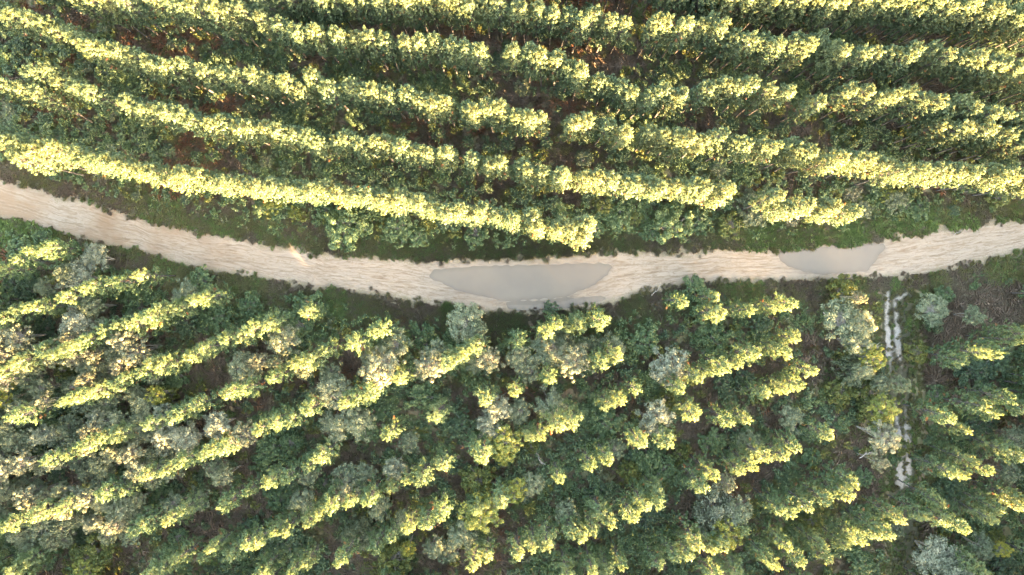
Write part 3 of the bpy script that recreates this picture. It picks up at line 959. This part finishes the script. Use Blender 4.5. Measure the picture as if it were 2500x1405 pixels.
DESC = dict(silver='silvery shrub', tan='tan grey shrub', cream='pale cream tree', yellow='yellow shrub', olive='olive shrub', green='green bush', dark='dark green bush', grey='grey-green shrub')
NAMES = dict(silver='silver_shrub', tan='tan_shrub', cream='scrub_oak', yellow='yellow_shrub', olive='olive_shrub', green='green_bush', dark='dark_bush', grey='grey_shrub')
var = {}
for i, c_ in enumerate(DESC):
    var[c_] = [shrub_variant(500 + 10 * i + j, c_, nclump=80, nleaf=110, leaf=.045, twiggy=c_ in ('grey', 'silver', 'tan')) for j in range(3)]
    var[c_ + '_high'] = [shrub_variant(900 + 10 * i + j, c_, nclump=80, nleaf=110, leaf=.045, twiggy=c_ in ('grey', 'silver', 'tan'), high=True) for j in range(3)]
items = []
for tt, s in SH.items():
    for q in s.split():
        x, y, r, c_ = q.split(',')
        if float(r) < 1:
            continue
        px, py = ZT(tt, float(x), float(y))
        items.append((px, py, float(r) * Z_, c_))
# the crowded grey thicket at the lower left
for k in range(900):
    px, py = R.uniform(-30, 470), R.uniform(770, 1330)
    if px - (py - 770) * .55 > 330 and py < 1100:
        continue
    if px > 430 - (py - 1100) * .4 and py > 1100:
        continue
    r = R.uniform(17, 30)
    if all(math.hypot(px - a[0], py - a[1]) > .68 * (r + a[2]) for a in items):
        items.append((px, py, r, R.choice(['grey', 'grey', 'tan', 'silver', 'dark', 'tan', 'grey'])))
# and shrubs between the tall rows
def rowdist(px, py):
    return min(math.hypot(px - a, py - b_) for v_ in stretches.values() for a, b_ in v_)
for k in range(1500):
    px, py = R.uniform(0, 2500), R.uniform(20, 560)
    if np.interp(px, topx[:, 0], topx[:, 1]) - py < 45:
        continue
    gp = np.interp(px, topx[:, 0], topx[:, 1]) - py
    r = R.uniform(8, 15) if gp < 130 else R.uniform(12, 22)
    if rowdist(px, py + 4) < 48:
        continue
    if all(math.hypot(px - a[0], py - a[1]) > 1.9 * (r + a[2]) for a in items):
        items.append((px, py, r, R.choice(['green', 'dark', 'dark', 'dark', 'grey'])))
    if len(items) > 430:
        break


def place(px, py):
    if py > np.interp(px, botx[:, 0], botx[:, 1]):
        return cell(px, py)
    a = next(n for lim, n in [(420, 'far left'), (840, 'left of middle'), (1250, 'left of centre'), (1680, 'right of centre'), (2100, 'right part'), (9999, 'far right')] if px < lim)
    gap = np.interp(px, topx[:, 0], topx[:, 1]) - py
    return a, 'on the road verge' if gap < 130 else 'between lower pine rows' if gap < 330 else 'between upper pine rows'


by = {}
for it in items:
    by.setdefault((it[3], *place(it[0], it[1])), []).append(it)
for (c_, a, b_), lst in by.items():
    lst.sort()
    for i, (px, py, r, _) in enumerate(lst):
        rank = '' if len(lst) == 1 else ('leftmost ' if i == 0 else 'rightmost ' if i == len(lst) - 1 else ORD[i] + ' ')
        tail = '' if not rank or rank in ('leftmost ', 'rightmost ') else ', counted from the left'
        lb = f'{rank}{DESC[c_]}, {a}, {b_}{tail}'
        north = py < np.interp(px, botx[:, 0], botx[:, 1])
        rw = r * K
        hz = min(max(rw * 1.5, 1.0), 5.5) * (R.uniform(.85, 1.15)) * (.75 if c_ in ('green', 'dark') or north else 1.12)
        if c_ in ('cream', 'yellow') and not north:
            hz = R.uniform(7.4, 8.6) if c_ == 'cream' else R.uniform(5.6, 7.2)
        elif c_ in ('silver', 'tan') and not north:
            hz = R.uniform(5.5, 7.4)
        elif c_ == 'grey' and not north:
            hz = R.uniform(3.5, 6.2)
        rw *= (H - hz) / H
        x, y = W(px, py, hz * .78)
        hi = hz > 2.4 * rw
        tree(NAMES[c_], R.choice(var[c_ + '_high' if hi else c_]), (x, y, 0), R.uniform(0, 6.28), (rw, rw * R.uniform(.88, 1.1), hz / (4.0 if hi else 1.25)), lb, DESC[c_].split()[-1], DESC[c_] + 's among the pines')
print('shrubs', len(items))

# ------------------------------------------------------------------ undergrowth, one mass nobody could count
U = []
BROWN_ = wpoly([(2300, 705), (2480, 690), (2500, 760), (2420, 790), (2330, 850), (2260, 860), (2265, 760)])
ugv = [[bush_low(700, 'green')], [bush_low(701, 'green', leaf=.05)], [bush_low(702, 'dark')], [bush_low(703, 'dark', leaf=.05)], [bush_low(704, 'olive', n=240)],
       [blades(710, 'fern', 60, .35, .42, .022, 1.1)], [blades(711, 'fern', 70, .4, .4, .018, 1.2)], [blades(712, 'rust', 50, .3, .4, .03, .9)],
       [bush_low(705, 'grey', n=260, leaf=.05)]]
X = rng.uniform(-78, 84, 30000)
Y = rng.uniform(-58, 48, 30000)
sd0 = sdist(X, Y, ROAD)
rt = np.minimum.reduce([linedist(X, Y, r) for r, _ in RUTS])
n1, n2, n3 = vnoise(X, Y, 5, 51), vnoise(X, Y, 2.1, 52), vnoise(X, Y, 7, 53)
uz = ground_z(X, Y, sd0)
g_ = rng.random((30000, 4))
br_ = sdist(X, Y, BROWN_) + (n2 - .5) * 1.5
for i in range(len(X)):
    if sd0[i] > -1.8 or (sd0[i] > -4 and g_[i, 0] > (-sd0[i] - 1.2) / 2.8 * .9 + .10) or (rt[i] < 1.6 and Y[i] > W(0, 1200)[1]) or (47.3 < X[i] < 53 and Y[i] < 1):
        continue
    gr = n1[i] * .6 + n2[i] * .4
    dens = .55 + .45 * gr
    if g_[i, 0] > dens:
        continue
    f = g_[i, 1]
    if gr > .61:
        v = 0 if f < .35 else 2 if f < .7 else 1 if f < .85 else 3
    elif gr > .48:
        v = 2 if f < .3 else 3 if f < .45 else 1 if f < .6 else 5 if f < .8 else 4 if f < .9 else 8
    else:
        v = 5 if f < .45 else 6 if f < .75 else 7 if f < .81 else 3 if f < .92 else 4
    if sd0[i] > -7 and v in (2, 3, 5) and f < .75:
        v = 0 if f < .3 else 1 if f < .5 else 4
    if br_[i] > 0:
        v = 5 if f < .5 else 6
    if Y[i] > 10 and (n3[i] < .26 or (X[i] < -38 and n3[i] < .7)) and v in (5, 6) and f < (.35 if X[i] > -38 else .7):  # denser rust fronds stand in for sunlit orange streaks at upper left
        v = 7
    sc = (.8 + .9 * g_[i, 2] ** 2) * (1.25 if v < 5 else 1.1)
    if sd0[i] > -4:
        sc *= .62
    U.append((X[i], Y[i], max(uz[i], .02), v, g_[i, 3] * 6.28, sc))
scatter('undergrowth', U, ugv, 'low tangled undergrowth of green bushes and brown fronds on the forest floor')
print('undergrowth', len(U))

# grass: verges of the road, side track, and over the open ground
GR = []
gv = [[blades(720, 'straw', 60, .30, .34, .014, 1.)], [blades(721, 'sedge', 60, .30, .38, .015, 1.)], [blades(722, 'grass', 64, .30, .42, .018, .95)], [blades(723, 'grass', 60, .32, .32, .015, 1.)],
      [blades(724, 'fern', 50, .28, .3, .014, 1.)]]
BROWN = wpoly([(2300, 705), (2480, 690), (2500, 760), (2420, 790), (2330, 850), (2260, 860), (2265, 760)])
LUSH = [wpoly(p) for p in ([(1850, 520), (2000, 565), (2120, 540), (2330, 505), (2380, 545), (2260, 566), (2126, 590), (1958, 606), (1865, 612)], [(-40, 525), (60, 545), (140, 575), (150, 640), (-40, 620)],
                           [(790, 700), (850, 712), (840, 770), (780, 760)], [(1080, 745), (1170, 757), (1160, 790), (1080, 780)], [(1820, 560), (1880, 560), (1880, 608), (1800, 610)])]
n = 130000
X = rng.uniform(-78, 84, n)
Y = rng.uniform(-58, 48, n)
sd0 = sdist(X, Y, ROAD)
rt = np.minimum.reduce([linedist(X, Y, r) for r, _ in RUTS])
lush = np.max([sdist(X, Y, p) for p in LUSH], axis=0)
br_ = sdist(X, Y, BROWN)
n1, n2, n3 = vnoise(X, Y, 2.6, 61), vnoise(X, Y, 1.1, 62), vnoise(X, Y, .5, 63)
uz = ground_z(X, Y, sd0)
g_ = rng.random((n, 4))
for i in range(n):
    s_ = sd0[i] + (n2[i] - .5) * 1.1 + (n3[i] - .5) * .5
    if s_ > .05:
        continue
    verge = sd0[i] > -4.5
    d_ = 1.0 if verge or br_[i] > 0 else .30
    small = 1.0
    if sd0[i] > -.5:
        d_ *= .55
        small = .5
    trk_ = X[i] > 46 and X[i] < 55 and Y[i] < 0
    if trk_:
        d_ = 1.0
        if rt[i] < .42:
            d_ = .10
        small = .45
    if lush[i] > -.4:
        d_ = 1.0
    if g_[i, 0] > d_:
        continue
    f = g_[i, 1]
    gr = n1[i]
    if lush[i] + (n2[i] - .5) > -.1:
        v = (2 if f < .5 else 3 if f < .75 else 1) if n3[i] < .7 else 0
        small = 1.0
    elif br_[i] + (n2[i] - .5) * 2 > 0:
        v = 0 if f < .6 else 4
        small = 1.15
    elif trk_:
        v = 1 if f < .45 else 3 if f < .70 else 0
        if rt[i] > .9:
            v = 3 if f < .5 else 1
    elif gr > (.50 if sd0[i] > -4 else .62):
        v = 1 if f < .45 else 3 if f < .85 else 0
    elif gr > .45:
        v = 1 if f < .55 else 0 if f < .8 else 4
    else:
        v = 4 if f < .5 else 0 if f < .8 else 1
    GR.append((X[i], Y[i], (.1 if trk_ else max(uz[i], .04 + .10 * min(1, max(0, -sd0[i] / 1.4))) if (sd0[i] > -2.4 or trk_) else uz[i]), v, g_[i, 3] * 6.28, (.6 + .7 * g_[i, 2]) * small))
scatter('grass', GR, gv, 'rough straw and green grass along the road verges and side track')
print('grass', len(GR))

# ------------------------------------------------------------------ dead wood
def dead_branch(name, px, py, ang, ln, rad, label, cat, seed, z0=.25, forks=5):
    g = np.random.default_rng(seed)
    t_ = Tubes(6)
    k = np.linspace(0, 1, 7)
    P_ = np.stack([k * ln, np.cumsum(g.normal(0, .03, 7)) * ln, z0 + np.abs(np.sin(k * 3)) * .12 * ln * .4], 1)
    t_.add(P_, rad * (1 - .8 * k))
    e = bpy.data.objects.new(name, None)
    C.objects.link(e)
    x, y = W(px, py, z0)
    e.location = (x, y, 0)
    e.rotation_euler = (0, 0, ang)
    link('stem', t_.mesh('dead_stem', M['deadwood']), e)
    for q in range(forks):
        f = .35 + .6 * g.random()
        b0 = np.array([np.interp(f, k, P_[:, j]) for j in range(3)])
        a = g.choice([-1, 1]) * (.5 + .5 * g.random())
        d = np.array([math.cos(a), math.sin(a), .35 * g.random()]) * ln * (.2 + .25 * g.random())
        t2 = Tubes(4)
        t2.add([b0, b0 + d * .5 + g.normal(0, .03, 3), b0 + d], [rad * .4, rad * .28, rad * .12])
        link('twig', t2.mesh('dead_twig', M['deadwood']), e)
    tag(e, label, cat)


dead_branch('fallen_log', 1306, 1102, -1.1, 2.4, .16, 'grey fallen log lying in brown undergrowth right of the yellow tree', 'log', 1, .5, 3)
dead_branch('fallen_branch', 1590, 722, .85, 1.9, .045, 'bare pale branch lying at the lower edge of the sand road', 'branch', 2, .25, 3)
dead_branch('dead_tree', 2112, 838, -.2, 1.7, .05, 'bare silvery dead branches beside the side track', 'dead tree', 3, 3.6, 8)
dead_branch('dead_tree', 2098, 1118, .5, 1.7, .05, 'bare dead branches poking out below the pale gold tree', 'dead tree', 4, 3.4, 7)
dead_branch('dead_tree', 2010, 762, -.6, 2.0, .05, 'grey leafless dead tree left of the cream topped shrub', 'dead tree', 5, 2.4, 8)
dead_branch('fallen_branch', 2330, 575, .6, 1.7, .04, 'pale stick lying on the upper edge of the road, far right', 'branch', 6, .2, 2)
